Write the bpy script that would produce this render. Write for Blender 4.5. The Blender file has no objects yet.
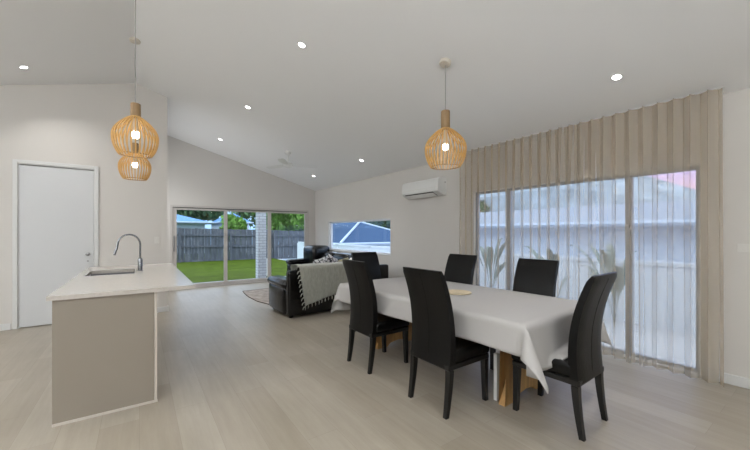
import bpy, bmesh, math, random
from mathutils import Vector, Matrix, Euler
random.seed(7)
R = math.radians
PI = math.pi
SC = bpy.context.scene
COL = SC.collection

# ------------------------------------------------------------------ camera
cam_d = bpy.data.cameras.new('camera')
cam_d.lens = 16.0; cam_d.sensor_width = 36.0
cam_d.shift_y = 0.0104
cam_d.clip_start = 0.05; cam_d.clip_end = 400
cam = bpy.data.objects.new('camera', cam_d); COL.objects.link(cam)
cam.location = (0, 0, 1.37)
cam.rotation_euler = (R(90), 0, R(-35.26))
SC.camera = cam

# ------------------------------------------------------------------ view
SC.view_settings.view_transform = 'Standard'
SC.view_settings.look = 'None'
SC.view_settings.gamma = 1.0
SC.view_settings.use_curve_mapping = False
SC.view_settings.exposure = 0.06

# ------------------------------------------------------------------ sky
W = bpy.data.worlds.new('dusk_sky'); SC.world = W; W.use_nodes = True
nt = W.node_tree; nt.nodes.clear()
wo = nt.nodes.new('ShaderNodeOutputWorld'); bg = nt.nodes.new('ShaderNodeBackground')
tc = nt.nodes.new('ShaderNodeTexCoord'); sp = nt.nodes.new('ShaderNodeSeparateXYZ')
rm = nt.nodes.new('ShaderNodeValToRGB'); nz = nt.nodes.new('ShaderNodeTexNoise')
mp = nt.nodes.new('ShaderNodeMapping'); mx = nt.nodes.new('ShaderNodeMix'); mx.data_type = 'RGBA'
cr = nt.nodes.new('ShaderNodeValToRGB')
nt.links.new(tc.outputs['Generated'], sp.inputs[0]); nt.links.new(sp.outputs['Z'], rm.inputs[0])
rm.color_ramp.elements[0].position = 0.0; rm.color_ramp.elements[0].color = (0.15, 0.25, 0.38, 1)
rm.color_ramp.elements[1].position = 1.0; rm.color_ramp.elements[1].color = (0.82, 0.90, 1.0, 1)
e = rm.color_ramp.elements.new(0.22); e.color = (0.17, 0.26, 0.40, 1)
e = rm.color_ramp.elements.new(0.40); e.color = (0.60, 0.72, 0.90, 1)
nt.links.new(tc.outputs['Generated'], mp.inputs[0]); mp.inputs['Scale'].default_value = (2, 2, 9)
nt.links.new(mp.outputs[0], nz.inputs['Vector']); nz.inputs['Scale'].default_value = 2.0; nz.inputs['Detail'].default_value = 5
nt.links.new(nz.outputs['Fac'], cr.inputs[0])
cr.color_ramp.elements[0].position = 0.45; cr.color_ramp.elements[0].color = (0, 0, 0, 1)
cr.color_ramp.elements[1].position = 0.65; cr.color_ramp.elements[1].color = (0.7, 0.7, 0.7, 1)
nt.links.new(cr.outputs[0], mx.inputs[0]); nt.links.new(rm.outputs[0], mx.inputs[6]); mx.inputs[7].default_value = (0.34, 0.37, 0.42, 1)
# sunset tint low on the +x side
tr_ = nt.nodes.new('ShaderNodeValToRGB'); nt.links.new(sp.outputs['Z'], tr_.inputs[0])
tr_.color_ramp.elements[0].position = 0.07; tr_.color_ramp.elements[0].color = (0.40, 0.25, 0.27, 1)
tr_.color_ramp.elements[1].position = 0.24; tr_.color_ramp.elements[1].color = (0.20, 0.23, 0.48, 1)
e = tr_.color_ramp.elements.new(0.13); e.color = (0.29, 0.24, 0.40, 1)
ax = nt.nodes.new('ShaderNodeMapRange'); ax.inputs['From Min'].default_value = 0.55; ax.inputs['From Max'].default_value = 0.9
nt.links.new(sp.outputs['X'], ax.inputs['Value'])
m2 = nt.nodes.new('ShaderNodeMix'); m2.data_type = 'RGBA'
nt.links.new(ax.outputs[0], m2.inputs[0]); nt.links.new(mx.outputs[2], m2.inputs[6]); nt.links.new(tr_.outputs[0], m2.inputs[7])
nt.links.new(m2.outputs[2], bg.inputs[0]); bg.inputs[1].default_value = 3.7
nt.links.new(bg.outputs[0], wo.inputs[0])

# ------------------------------------------------------------------ room dimensions
XR, YB, YD, YR, XL = 4.37, 9.33, 6.83, -3.2, -4.47
X0, ZE, SL = -0.05, 2.64, 0.275
XS = 0.40                       # side of the passage beyond the door wall
def roofz(x):
    zr = ZE + SL * (XR - X0)
    return zr - SL * abs(x - X0)

# lamp powers; soft fill lights added out of view to brighten the room
FILL_W, DOWN_W, PEND_W = 215.0, 5.5, 12.0
def area_light(name, loc, rot, size, watts, col, size_y=None, shape='RECTANGLE', spread=180):
    d = bpy.data.lights.new(name, 'AREA'); d.shape = shape; d.size = size
    if size_y: d.size_y = size_y
    d.energy = watts; d.color = col; d.spread = R(spread)
    o = bpy.data.objects.new(name, d); COL.objects.link(o); o.location = loc; o.rotation_euler = rot
    return o
area_light('rear_fill_light', (-1.6, -2.2, 1.9), (R(168), 0, 0), 4.5, FILL_W, (0.90, 0.95, 1.0), 1.0)  # added fill behind the camera, aimed up to lift the ceiling; no fixture modelled
area_light('left_fill_light', (-3.7, 2.6, 2.15), (R(180), R(-25), 0), 0.7, FILL_W * .8, (0.90, 0.95, 1.0), 6.0)  # added fill out of view at the left; there are no cupboards under it
area_light('hall_fill_light', (-.5, 8.1, 1.9), (0, R(-72), 0), 1.8, 34.0, (0.95, 0.975, 1.0), 2.0)  # added fill hidden behind the door wall to brighten the lounge; no window there

# ------------------------------------------------------------------ materials
def lin(c):
    return tuple((v / 12.92 if v <= 0.04045 else ((v + 0.055) / 1.055) ** 2.4) for v in c)
def mat(name, rgb, rough=0.6, metal=0.0, spec=0.5, noise=None, bump=None, srgb=True, coat=0.0, sheen=0.0):
    """rgb in sRGB 0..1; noise=(scale, amount[, stretch]) mottles the colour; bump=(scale, strength[, stretch])"""
    m = bpy.data.materials.new(name); m.use_nodes = True
    n = m.node_tree; b = n.nodes['Principled BSDF']
    c = lin(rgb) if srgb else rgb
    b.inputs['Base Color'].default_value = (*c, 1); b.inputs['Roughness'].default_value = rough
    b.inputs['Metallic'].default_value = metal; b.inputs['Specular IOR Level'].default_value = spec
    if coat: b.inputs['Coat Weight'].default_value = coat; b.inputs['Coat Roughness'].default_value = 0.2
    if sheen: b.inputs['Sheen Weight'].default_value = sheen
    def coords(st):
        t = n.nodes.new('ShaderNodeTexCoord'); mpn = n.nodes.new('ShaderNodeMapping')
        n.links.new(t.outputs['Object'], mpn.inputs[0]); mpn.inputs['Scale'].default_value = st
        return mpn.outputs[0]
    if noise:
        st = noise[2] if len(noise) > 2 else (1, 1, 1)
        z = n.nodes.new('ShaderNodeTexNoise'); z.inputs['Scale'].default_value = noise[0]; z.inputs['Detail'].default_value = 5
        n.links.new(coords(st), z.inputs['Vector'])
        r = n.nodes.new('ShaderNodeValToRGB'); a = noise[1]
        r.color_ramp.elements[0].position = 0.3; r.color_ramp.elements[1].position = 0.7
        r.color_ramp.elements[0].color = (*[v * (1 - a) for v in c], 1)
        r.color_ramp.elements[1].color = (*[min(1, v * (1 + a)) for v in c], 1)
        n.links.new(z.outputs['Fac'], r.inputs[0]); n.links.new(r.outputs[0], b.inputs['Base Color'])
    if bump:
        st = bump[2] if len(bump) > 2 else (1, 1, 1)
        z = n.nodes.new('ShaderNodeTexNoise'); z.inputs['Scale'].default_value = bump[0]; z.inputs['Detail'].default_value = 4
        n.links.new(coords(st), z.inputs['Vector'])
        bp = n.nodes.new('ShaderNodeBump'); bp.inputs['Strength'].default_value = bump[1]; bp.inputs['Distance'].default_value = 0.01
        n.links.new(z.outputs['Fac'], bp.inputs['Height']); n.links.new(bp.outputs[0], b.inputs['Normal'])
    return m
def emis(name, rgb, strength):
    m = bpy.data.materials.new(name); m.use_nodes = True; n = m.node_tree; n.nodes.clear()
    o = n.nodes.new('ShaderNodeOutputMaterial'); e = n.nodes.new('ShaderNodeEmission')
    e.inputs[0].default_value = (*rgb, 1); e.inputs[1].default_value = strength
    n.links.new(e.outputs[0], o.inputs[0]); return m

def wood_floor():
    m = bpy.data.materials.new('oak_plank_floor'); m.use_nodes = True; n = m.node_tree; b = n.nodes['Principled BSDF']
    t = n.nodes.new('ShaderNodeTexCoord')
    mp = n.nodes.new('ShaderNodeMapping'); mp.inputs['Rotation'].default_value = (0, 0, R(90))
    n.links.new(t.outputs['Object'], mp.inputs[0])
    br = n.nodes.new('ShaderNodeTexBrick'); br.offset = 0.37
    br.inputs['Scale'].default_value = 1.0; br.inputs['Brick Width'].default_value = 1.5; br.inputs['Row Height'].default_value = 0.225
    br.inputs['Mortar Size'].default_value = 0.0012; br.inputs['Mortar Smooth'].default_value = 0.6; br.inputs['Bias'].default_value = 0.0
    br.inputs['Color1'].default_value = (*lin((0.615, 0.58, 0.522)), 1); br.inputs['Color2'].default_value = (*lin((0.655, 0.625, 0.572)), 1)
    br.inputs['Mortar'].default_value = (*lin((0.54, 0.505, 0.455)), 1)
    n.links.new(mp.outputs[0], br.inputs['Vector'])
    m2 = n.nodes.new('ShaderNodeMapping'); m2.inputs['Scale'].default_value = (9, 0.7, 1); n.links.new(t.outputs['Object'], m2.inputs[0])
    nz = n.nodes.new('ShaderNodeTexNoise'); nz.inputs['Scale'].default_value = 2.2; nz.inputs['Detail'].default_value = 8; nz.inputs['Roughness'].default_value = 0.65
    n.links.new(m2.outputs[0], nz.inputs['Vector'])
    m3 = n.nodes.new('ShaderNodeMapping'); m3.inputs['Scale'].default_value = (1.6, 0.9, 1); n.links.new(t.outputs['Object'], m3.inputs[0])
    n3 = n.nodes.new('ShaderNodeTexNoise'); n3.inputs['Scale'].default_value = 1.7; n3.inputs['Detail'].default_value = 4
    n.links.new(m3.outputs[0], n3.inputs['Vector'])
    r1 = n.nodes.new('ShaderNodeValToRGB'); r1.color_ramp.elements[0].position = 0.3; r1.color_ramp.elements[1].position = 0.72
    r1.color_ramp.elements[0].color = (0.88, 0.875, 0.86, 1); r1.color_ramp.elements[1].color = (1.05, 1.05, 1.06, 1)
    n.links.new(nz.outputs['Fac'], r1.inputs[0])
    r3 = n.nodes.new('ShaderNodeValToRGB'); r3.color_ramp.elements[0].position = 0.35; r3.color_ramp.elements[1].position = 0.7
    r3.color_ramp.elements[0].color = (0.93, 0.92, 0.90, 1); r3.color_ramp.elements[1].color = (1.03, 1.03, 1.04, 1)
    n.links.new(n3.outputs['Fac'], r3.inputs[0])
    a = n.nodes.new('ShaderNodeMix'); a.data_type = 'RGBA'; a.blend_type = 'MULTIPLY'; a.inputs[0].default_value = 1
    c = n.nodes.new('ShaderNodeMix'); c.data_type = 'RGBA'; c.blend_type = 'MULTIPLY'; c.inputs[0].default_value = 1
    n.links.new(br.outputs['Color'], a.inputs[6]); n.links.new(r1.outputs[0], a.inputs[7])
    n.links.new(a.outputs[2], c.inputs[6]); n.links.new(r3.outputs[0], c.inputs[7]); n.links.new(c.outputs[2], b.inputs['Base Color'])
    b.inputs['Roughness'].default_value = 0.36; b.inputs['Specular IOR Level'].default_value = 0.45
    bp = n.nodes.new('ShaderNodeBump'); bp.inputs['Strength'].default_value = 0.06; bp.inputs['Distance'].default_value = 0.004
    n.links.new(nz.outputs['Fac'], bp.inputs['Height']); n.links.new(bp.outputs[0], b.inputs['Normal'])
    return m
def glass_mat():
    m = bpy.data.materials.new('clear_glass'); m.use_nodes = True; n = m.node_tree; n.nodes.clear()
    o = n.nodes.new('ShaderNodeOutputMaterial'); tr = n.nodes.new('ShaderNodeBsdfTransparent'); tr.inputs[0].default_value = (0.97, 0.985, 0.985, 1)
    g = n.nodes.new('ShaderNodeBsdfGlossy'); g.inputs['Roughness'].default_value = 0.0
    f = n.nodes.new('ShaderNodeFresnel')
    ge = n.nodes.new('ShaderNodeNewGeometry'); mr = n.nodes.new('ShaderNodeMapRange')
    mr.inputs['To Min'].default_value = 1.35; mr.inputs['To Max'].default_value = 1 / 1.35   # same reflection from either side of the pane
    n.links.new(ge.outputs['Backfacing'], mr.inputs['Value']); n.links.new(mr.outputs[0], f.inputs[0]); mx = n.nodes.new('ShaderNodeMixShader')
    n.links.new(f.outputs[0], mx.inputs[0]); n.links.new(tr.outputs[0], mx.inputs[1]); n.links.new(g.outputs[0], mx.inputs[2])
    n.links.new(mx.outputs[0], o.inputs[0]); return m
def sheer_mat():
    m = bpy.data.materials.new('sheer_linen_weave'); m.use_nodes = True; n = m.node_tree; n.nodes.clear()
    o = n.nodes.new('ShaderNodeOutputMaterial'); tr = n.nodes.new('ShaderNodeBsdfTransparent')
    d = n.nodes.new('ShaderNodeBsdfDiffuse'); tl = n.nodes.new('ShaderNodeBsdfTranslucent')
    c = (*lin((0.80, 0.74, 0.655)), 1); d.inputs[0].default_value = c; tl.inputs[0].default_value = c
    a = n.nodes.new('ShaderNodeMixShader'); a.inputs[0].default_value = 0.42
    n.links.new(d.outputs[0], a.inputs[1]); n.links.new(tl.outputs[0], a.inputs[2])
    # threads cover more of the view when the cloth is seen edge-on
    lw = n.nodes.new('ShaderNodeLayerWeight'); lw.inputs[0].default_value = 0.35
    mr = n.nodes.new('ShaderNodeMapRange'); mr.inputs['To Min'].default_value = 0.38; mr.inputs['To Max'].default_value = 0.68
    n.links.new(lw.outputs['Facing'], mr.inputs['Value'])
    mx = n.nodes.new('ShaderNodeMixShader'); n.links.new(mr.outputs[0], mx.inputs[0])
    n.links.new(tr.outputs[0], mx.inputs[1]); n.links.new(a.outputs[0], mx.inputs[2]); n.links.new(mx.outputs[0], o.inputs[0])
    return m
M = {}
M['floor'] = wood_floor()
M['ceiling'] = mat('white_ceiling_paint', (0.93, 0.93, 0.93), 0.95, spec=0.2)
M['wall'] = mat('warm_white_wall_paint', (0.825, 0.81, 0.79), 0.9, spec=0.25, noise=(1.2, 0.012))
M['trim'] = mat('white_trim_paint', (0.84, 0.84, 0.835), 0.5)
M['door'] = mat('white_door_paint', (0.81, 0.815, 0.82), 0.45)
M['alu'] = mat('powder_coated_frame', (0.77, 0.75, 0.73), 0.5)
M['alu_dark'] = mat('dark_track', (0.30, 0.29, 0.28), 0.5)
M['alu_white'] = mat('white_window_frame', (0.86, 0.87, 0.89), 0.4)
M['glass'] = glass_mat()
M['sheer'] = sheer_mat()
M['leather'] = mat('black_leather', (0.020, 0.020, 0.020), 0.40, spec=0.28, bump=(60, 0.12), noise=(6, 0.25))
M['sofa_leather'] = mat('glossy_black_leather', (0.020, 0.020, 0.026), 0.22, spec=0.42, bump=(9, 0.45), noise=(6, 0.25))
M['black_wood'] = mat('black_stained_wood', (0.035, 0.031, 0.03), 0.42, bump=(20, 0.08, (1, 1, 0.1)))
M['oak'] = mat('honey_oiled_timber', (0.76, 0.60, 0.38), 0.45, noise=(5, 0.22, (6, 6, 0.6)))
M['cloth'] = mat('white_tablecloth', (0.70, 0.69, 0.68), 0.85, bump=(5, 0.25), spec=0.2)
M['stone'] = mat('white_stone_benchtop', (0.765, 0.74, 0.71), 0.14, noise=(60, 0.04))
M['taupe'] = mat('taupe_laminate', (0.585, 0.55, 0.505), 0.5, noise=(3, 0.02))
M['pale_edge'] = mat('pale_panel_edge', (0.80, 0.77, 0.73), 0.5)
M['steel'] = mat('brushed_steel', (0.62, 0.62, 0.62), 0.28, metal=1.0)
M['chrome'] = mat('chrome', (0.56, 0.57, 0.59), 0.12, metal=1.0)
M['switch_plastic'] = mat('off_white_switch_plastic', (0.85, 0.84, 0.82), 0.45)
M['plastic'] = mat('white_plastic', (0.88, 0.88, 0.87), 0.35)
M['dark_gap'] = mat('dark_grille', (0.10, 0.10, 0.10), 0.6)
M['slat'] = mat('birch_slats', (0.82, 0.65, 0.39), 0.5, noise=(8, 0.12))
M['neck_wood'] = mat('wood_neck', (0.58, 0.47, 0.33), 0.5, noise=(8, 0.15, (4, 4, .5)))
M['cable'] = mat('grey_cable', (0.58, 0.57, 0.55), 0.6)
M['beige_metal'] = mat('beige_canopy', (0.80, 0.77, 0.72), 0.5)
M['bulb'] = emis('glowing_bulb', (1.0, 0.88, 0.68), 16)
M['lens'] = emis('glowing_downlight_lens', (1.0, 0.98, 0.94), 25)
M['rug'] = mat('mottled_grey_rug', (0.62, 0.58, 0.54), 0.95, noise=(9, 0.35), bump=(40, 0.4))
M['rug_edge'] = mat('dark_rug_edge', (0.46, 0.42, 0.39), 0.9)
M['throw'] = mat('sage_beige_throw', (0.60, 0.60, 0.56), 0.95, noise=(50, 0.12, (1, 1, 0.3)), bump=(50, 0.5), sheen=0.3)
M['pillow_white'] = mat('white_cushion_fabric', (0.85, 0.84, 0.83), 0.9)
M['pillow_olive'] = mat('olive_patterned_fabric', (0.60, 0.58, 0.47), 0.9, noise=(22, 0.7))
M['pillow_pattern'] = mat('black_white_patterned_fabric', (0.66, 0.66, 0.67), 0.9)
def patterned(m):
    n = m.node_tree; b = n.nodes['Principled BSDF']; t = n.nodes.new('ShaderNodeTexCoord')
    v = n.nodes.new('ShaderNodeTexVoronoi'); v.inputs['Scale'].default_value = 13; v.feature = 'DISTANCE_TO_EDGE'
    r = n.nodes.new('ShaderNodeValToRGB'); r.color_ramp.elements[0].position = 0.06; r.color_ramp.elements[1].position = 0.11
    r.color_ramp.elements[0].color = (0.03, 0.03, 0.04, 1); r.color_ramp.elements[1].color = (0.62, 0.62, 0.64, 1)
    n.links.new(t.outputs['Object'], v.inputs['Vector']); n.links.new(v.outputs['Distance'], r.inputs[0]); n.links.new(r.outputs[0], b.inputs['Base Color'])
patterned(M['pillow_pattern'])
M['cork'] = mat('pale_cork', (0.80, 0.74, 0.62), 0.8, noise=(30, 0.1))
# outside
M['grass'] = mat('green_lawn', (0.27, 0.335, 0.065), 0.95, noise=(3, 0.3), bump=(30, 0.8), spec=0.1)
M['paver'] = mat('grey_paving', (0.50, 0.50, 0.50), 0.85, noise=(8, 0.1))
M['gravel'] = mat('pale_gravel', (0.72, 0.73, 0.75), 0.95, noise=(25, 0.2))
M['fence_wood'] = mat('weathered_grey_fence_timber', (0.36, 0.375, 0.40), 0.9, noise=(3, 0.3, (3, 3, .5)))
M['fence_white'] = mat('pale_steel_fence', (0.90, 0.93, 0.96), 0.5)
M['roof_blue'] = mat('blue_grey_metal_roof', (0.23, 0.32, 0.44), 0.9, spec=0.1)
M['roof_side'] = mat('pale_grey_metal_roof', (0.52, 0.57, 0.64), 0.6)
M['roof_pale'] = mat('pale_blue_metal_roof', (0.40, 0.55, 0.72), 0.9, spec=0.1)
M['roof_white'] = mat('pale_roof_flashing', (0.70, 0.76, 0.83), 0.5)
M['render_wall'] = mat('pale_rendered_wall', (0.80, 0.84, 0.89), 0.9)
M['leaf'] = mat('green_leaves', (0.46, 0.62, 0.26), 0.7, noise=(1.5, 0.5))
M['leaf_dark'] = mat('dark_green_leaves', (0.27, 0.38, 0.22), 0.7, noise=(1.2, 0.5))
M['bark'] = mat('grey_bark', (0.35, 0.30, 0.25), 0.95, noise=(5, 0.3))
M['plant_leaf'] = mat('dusky_green_plant_leaves', (0.47, 0.53, 0.51), 0.7)
M['win_frame'] = mat('grey_window_frame', (0.60, 0.63, 0.67), 0.5)
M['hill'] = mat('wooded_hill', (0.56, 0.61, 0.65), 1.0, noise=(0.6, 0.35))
def brick(name, c1, c2, mo, w, h, ms=0.01):
    m = bpy.data.materials.new(name); m.use_nodes = True; n = m.node_tree; b = n.nodes['Principled BSDF']
    t = n.nodes.new('ShaderNodeTexCoord'); mp = n.nodes.new('ShaderNodeMapping'); mp.inputs['Rotation'].default_value = (R(90), 0, 0)
    n.links.new(t.outputs['Object'], mp.inputs[0]); br = n.nodes.new('ShaderNodeTexBrick')
    br.inputs['Scale'].default_value = 1; br.inputs['Brick Width'].default_value = w; br.inputs['Row Height'].default_value = h
    br.inputs['Mortar Size'].default_value = ms
    for k, c in (('Color1', c1), ('Color2', c2), ('Mortar', mo)): br.inputs[k].default_value = (*lin(c), 1)
    n.links.new(mp.outputs[0], br.inputs['Vector']); n.links.new(br.outputs['Color'], b.inputs['Base Color']); b.inputs['Roughness'].default_value = 0.9
    return m
M['pale_brick'] = brick('pale_grey_brick', (0.76, 0.77, 0.79), (0.82, 0.83, 0.84), (0.64, 0.65, 0.67), 0.23, 0.086)

# ------------------------------------------------------------------ mesh helpers
def link(name, bm, material, parent=None, smooth=None, loc=None, rot=None):
    bmesh.ops.recalc_face_normals(bm, faces=bm.faces)
    me = bpy.data.meshes.new(name); bm.to_mesh(me); bm.free()
    me.materials.append(M[material] if isinstance(material, str) else material)
    if smooth is not None:
        for p in me.polygons: p.use_smooth = True
        if smooth > 0: me.set_sharp_from_angle(angle=R(smooth))
    o = bpy.data.objects.new(name, me); COL.objects.link(o)
    if parent: o.parent = parent
    if loc: o.location = loc
    if rot: o.rotation_euler = rot
    return o
def box(bm, x0, x1, y0, y1, z0, z1, bev=0.0, seg=2, mtx=None):
    vs = [bm.verts.new((x, y, z)) for x in (x0, x1) for y in (y0, y1) for z in (z0, z1)]
    f = [(0, 1, 3, 2), (4, 6, 7, 5), (0, 4, 5, 1), (2, 3, 7, 6), (0, 2, 6, 4), (1, 5, 7, 3)]
    fs = [bm.faces.new([vs[i] for i in q]) for q in f]
    if bev > 0:
        es = list({e for q in fs for e in q.edges})
        r = bmesh.ops.bevel(bm, geom=es, offset=bev, segments=seg, profile=0.5, affect='EDGES')
        vs = list({v for v in r['verts']} | {v for v in vs if v.is_valid})
    if mtx is not None:
        for v in vs: v.co = mtx @ v.co
    return vs
def nb(*a, **k):
    bm = bmesh.new(); box(bm, *a, **k); return bm
def hexa(bm, pts):
    vs = [bm.verts.new(p) for p in pts]     # 4 bottom, 4 top
    for q in ((0, 1, 2, 3), (7, 6, 5, 4), (0, 4, 5, 1), (1, 5, 6, 2), (2, 6, 7, 3), (3, 7, 4, 0)): bm.faces.new([vs[i] for i in q])
def tube(bm, pts, r, seg=10, cap=True):
    pts = [Vector(p) for p in pts]; rings = []
    rr = r if isinstance(r, (list, tuple)) else [r] * len(pts)
    up = Vector((0, 0, 1)); prev = None
    for i, p in enumerate(pts):
        t = (pts[min(i + 1, len(pts) - 1)] - pts[max(i - 1, 0)]).normalized()
        if prev is None:
            a = t.cross(up)
            if a.length < 1e-3: a = t.cross(Vector((1, 0, 0)))
        else:
            a = prev - t * prev.dot(t)
        a.normalize(); prev = a; b = t.cross(a)
        rings.append([bm.verts.new(p + (a * math.cos(2 * PI * k / seg) + b * math.sin(2 * PI * k / seg)) * rr[i]) for k in range(seg)])
    for i in range(len(rings) - 1):
        for k in range(seg):
            bm.faces.new((rings[i][k], rings[i][(k + 1) % seg], rings[i + 1][(k + 1) % seg], rings[i + 1][k]))
    if cap: bm.faces.new(rings[0][::-1]); bm.faces.new(rings[-1])
def lathe(bm, prof, seg=32, c=(0, 0, 0), caps=True):
    rings = [[bm.verts.new((c[0] + r * math.cos(2 * PI * k / seg), c[1] + r * math.sin(2 * PI * k / seg), c[2] + z)) for k in range(seg)] for r, z in prof]
    for i in range(len(rings) - 1):
        for k in range(seg): bm.faces.new((rings[i][k], rings[i][(k + 1) % seg], rings[i + 1][(k + 1) % seg], rings[i + 1][k]))
    if caps: bm.faces.new(rings[0][::-1]); bm.faces.new(rings[-1])
def nl(prof, seg=32, c=(0, 0, 0)):
    bm = bmesh.new(); lathe(bm, prof, seg, c); return bm
def nt_(pts, r, seg=10):
    bm = bmesh.new(); tube(bm, pts, r, seg); return bm
def thing(name, label, cat, loc=(0, 0, 0), rz=0, group=None):
    o = bpy.data.objects.new(name, None); COL.objects.link(o); o.location = loc; o.rotation_euler = (0, 0, rz)
    o.empty_display_size = 0.1
    return tag(o, label, cat, group)
def tag(o, label, cat, group=None, kind=None):
    o['label'] = label; o['category'] = cat
    if group: o['group'] = group
    if kind: o['kind'] = kind
    return o
def struct(name, bm, m, label, cat, parent=None):
    o = link(name, bm, m, parent); o['kind'] = 'structure'; o['label'] = label; o['category'] = cat
    return o
def copy_tree(o, parent=None):
    c = o.copy(); COL.objects.link(c)
    if parent: c.parent = parent
    for ch in [q for q in bpy.data.objects if q.parent == o]: copy_tree(ch, c)
    return c

# ------------------------------------------------------------------ room shell
T = 0.12
bm = bmesh.new()
box(bm, XL - T, XR + T, YR - T, YB + T, -0.12, 0.0)
struct('floor', bm, 'floor', 'pale greige oak plank floor running through the open room', 'floor')
bm = bmesh.new()
for xa, xb in ((XL - T, X0), (X0, XR + T)):
    za, zb = roofz(xa), roofz(xb)
    hexa(bm, [(xa, YR - T, za), (xb, YR - T, zb), (xb, YB + T, zb), (xa, YB + T, za),
              (xa, YR - T, za + .15), (xb, YR - T, zb + .15), (xb, YB + T, zb + .15), (xa, YB + T, za + .15)])
struct('ceiling', bm, 'ceiling', 'white raked plasterboard ceiling rising to a ridge over the island', 'ceiling')
def wx(bm, xa, xb, y0, y1, z0=0.0, z1=None):
    """wall piece along x; top follows the ceiling when z1 is None"""
    xs = [xa] + ([X0] if xa < X0 < xb and z1 is None else []) + [xb]
    for a, b in zip(xs, xs[1:]):
        ta = roofz(a) if z1 is None else z1; tb = roofz(b) if z1 is None else z1
        hexa(bm, [(a, y0, z0), (b, y0, z0), (b, y1, z0), (a, y1, z0), (a, y0, ta), (b, y0, tb), (b, y1, tb), (a, y1, ta)])
SX0, SX1, SZ = 0.60, 4.15, 2.04      # sliding door opening
bm = bmesh.new()
wx(bm, XL - T, SX0, YB, YB + T); wx(bm, SX1, XR + T, YB, YB + T); wx(bm, SX0, SX1, YB, YB + T, SZ)
struct('wall_back', bm, 'wall', 'warm white gable wall around the three panel sliding door', 'wall')
DX0, DX1, DZ = -1.425, -0.567, 2.375      # internal door opening
bm = bmesh.new()
wx(bm, XL - T, DX0, YD, YD + T); wx(bm, DX1, XS, YD, YD + T); wx(bm, DX0, DX1, YD, YD + T, DZ)
struct('wall_door', bm, 'wall', 'warm white wall holding the tall white door behind the island', 'wall')
W1 = (5.60, 8.45, 0.885, 1.685)         # small window
W2 = (0.80, 3.45, 0.004, 2.03)          # big window behind the curtain
bm = bmesh.new()
def wy(y0, y1, z0, z1): box(bm, XR, XR + T, y0, y1, z0, z1)
wy(YR, W2[0], 0, ZE); wy(W2[1], W1[0], 0, ZE); wy(W1[1], YB, 0, ZE)
wy(W2[0], W2[1], 0, W2[2]); wy(W2[0], W2[1], W2[3], ZE); wy(W1[0], W1[1], 0, W1[2]); wy(W1[0], W1[1], W1[3], ZE)
struct('wall_right', bm, 'wall', 'long warm white wall with the curtained opening and the low wide window', 'wall')
bm = bmesh.new(); box(bm, XL - T, XL, YR, YB, 0, ZE)
struct('wall_left', bm, 'wall', 'warm white wall on the far side of the kitchen', 'wall')
bm = bmesh.new(); wx(bm, XL - T, XR + T, YR - T, YR)
struct('wall_rear', bm, 'wall', 'warm white gable wall behind the camera', 'wall')
def base(name, a, label):
    bm = bmesh.new()
    for q in a: box(bm, *q, 0.0, 0.092, bev=0.004, seg=1)
    struct(name, bm, 'trim', label, 'baseboard')
base('baseboard_right', [(XR - .015, XR, YR, W2[0] - .02), (XR - .015, XR, W2[1] + .02, YB)], 'white skirting board along the right wall')
base('baseboard_back', [(XL, SX0 - .05, YB - .015, YB), (SX1 + .05, XR - .015, YB - .015, YB)], 'white skirting board beside the sliding door')
base('baseboard_door', [(XL, DX0 - .06, YD - .015, YD), (DX1 + .06, XS, YD - .015, YD)], 'white skirting board along the wall of the tall white door')
base('baseboard_passage', [(XS, XS + .015, YD - .015, YD + T)], 'white skirting board around the corner beside the sliding door')

# tall internal door: architrave, jamb, slab, knob
d1 = bpy.data.objects.new('door_1', None); COL.objects.link(d1)
tag(d1, 'tall flush white door with white architrave and round knob', 'door', kind='structure')
bm = bmesh.new()
aw = .042
box(bm, DX0 - aw, DX0 + .008, YD - .02, YD - .001, 0, DZ + aw, bev=.004, seg=1)
box(bm, DX1 - .008, DX1 + aw, YD - .02, YD - .001, 0, DZ + aw, bev=.004, seg=1)
box(bm, DX0 + .008, DX1 - .008, YD - .02, YD - .001, DZ - .008, DZ + aw, bev=.004, seg=1)
link('door_architrave', bm, 'trim', d1)
bm = bmesh.new()
box(bm, DX0 + .001, DX0 + .018, YD, YD + T - .002, 0, DZ - .001); box(bm, DX1 - .018, DX1 - .001, YD, YD + T - .002, 0, DZ - .001)
box(bm, DX0 + .018, DX1 - .018, YD, YD + T - .002, DZ - .02, DZ - .001)
link('door_jamb', bm, 'trim', d1)
slab = link('door_slab', nb(DX0 + .0195, DX1 - .0195, YD + .002, YD + .040, 0.012, DZ - .03, bev=.002, seg=1), 'door', d1)
bm = nl([(.026, 0), (.028, .004), (.028, .008), (.011, .012), (.010, .035), (.022, .042), (.027, .055), (.024, .066), (.012, .071)], 24)
link('door_knob', bm, 'steel', slab, smooth=40, loc=(-.655, YD + .002, 1.04), rot=(R(90), 0, 0))
bm = nl([(.012, 0), (.012, .004)], 16)
link('door_lock', bm, 'steel', slab, smooth=40, loc=(-.655, YD + .002, 0.93), rot=(R(90), 0, 0))

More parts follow.
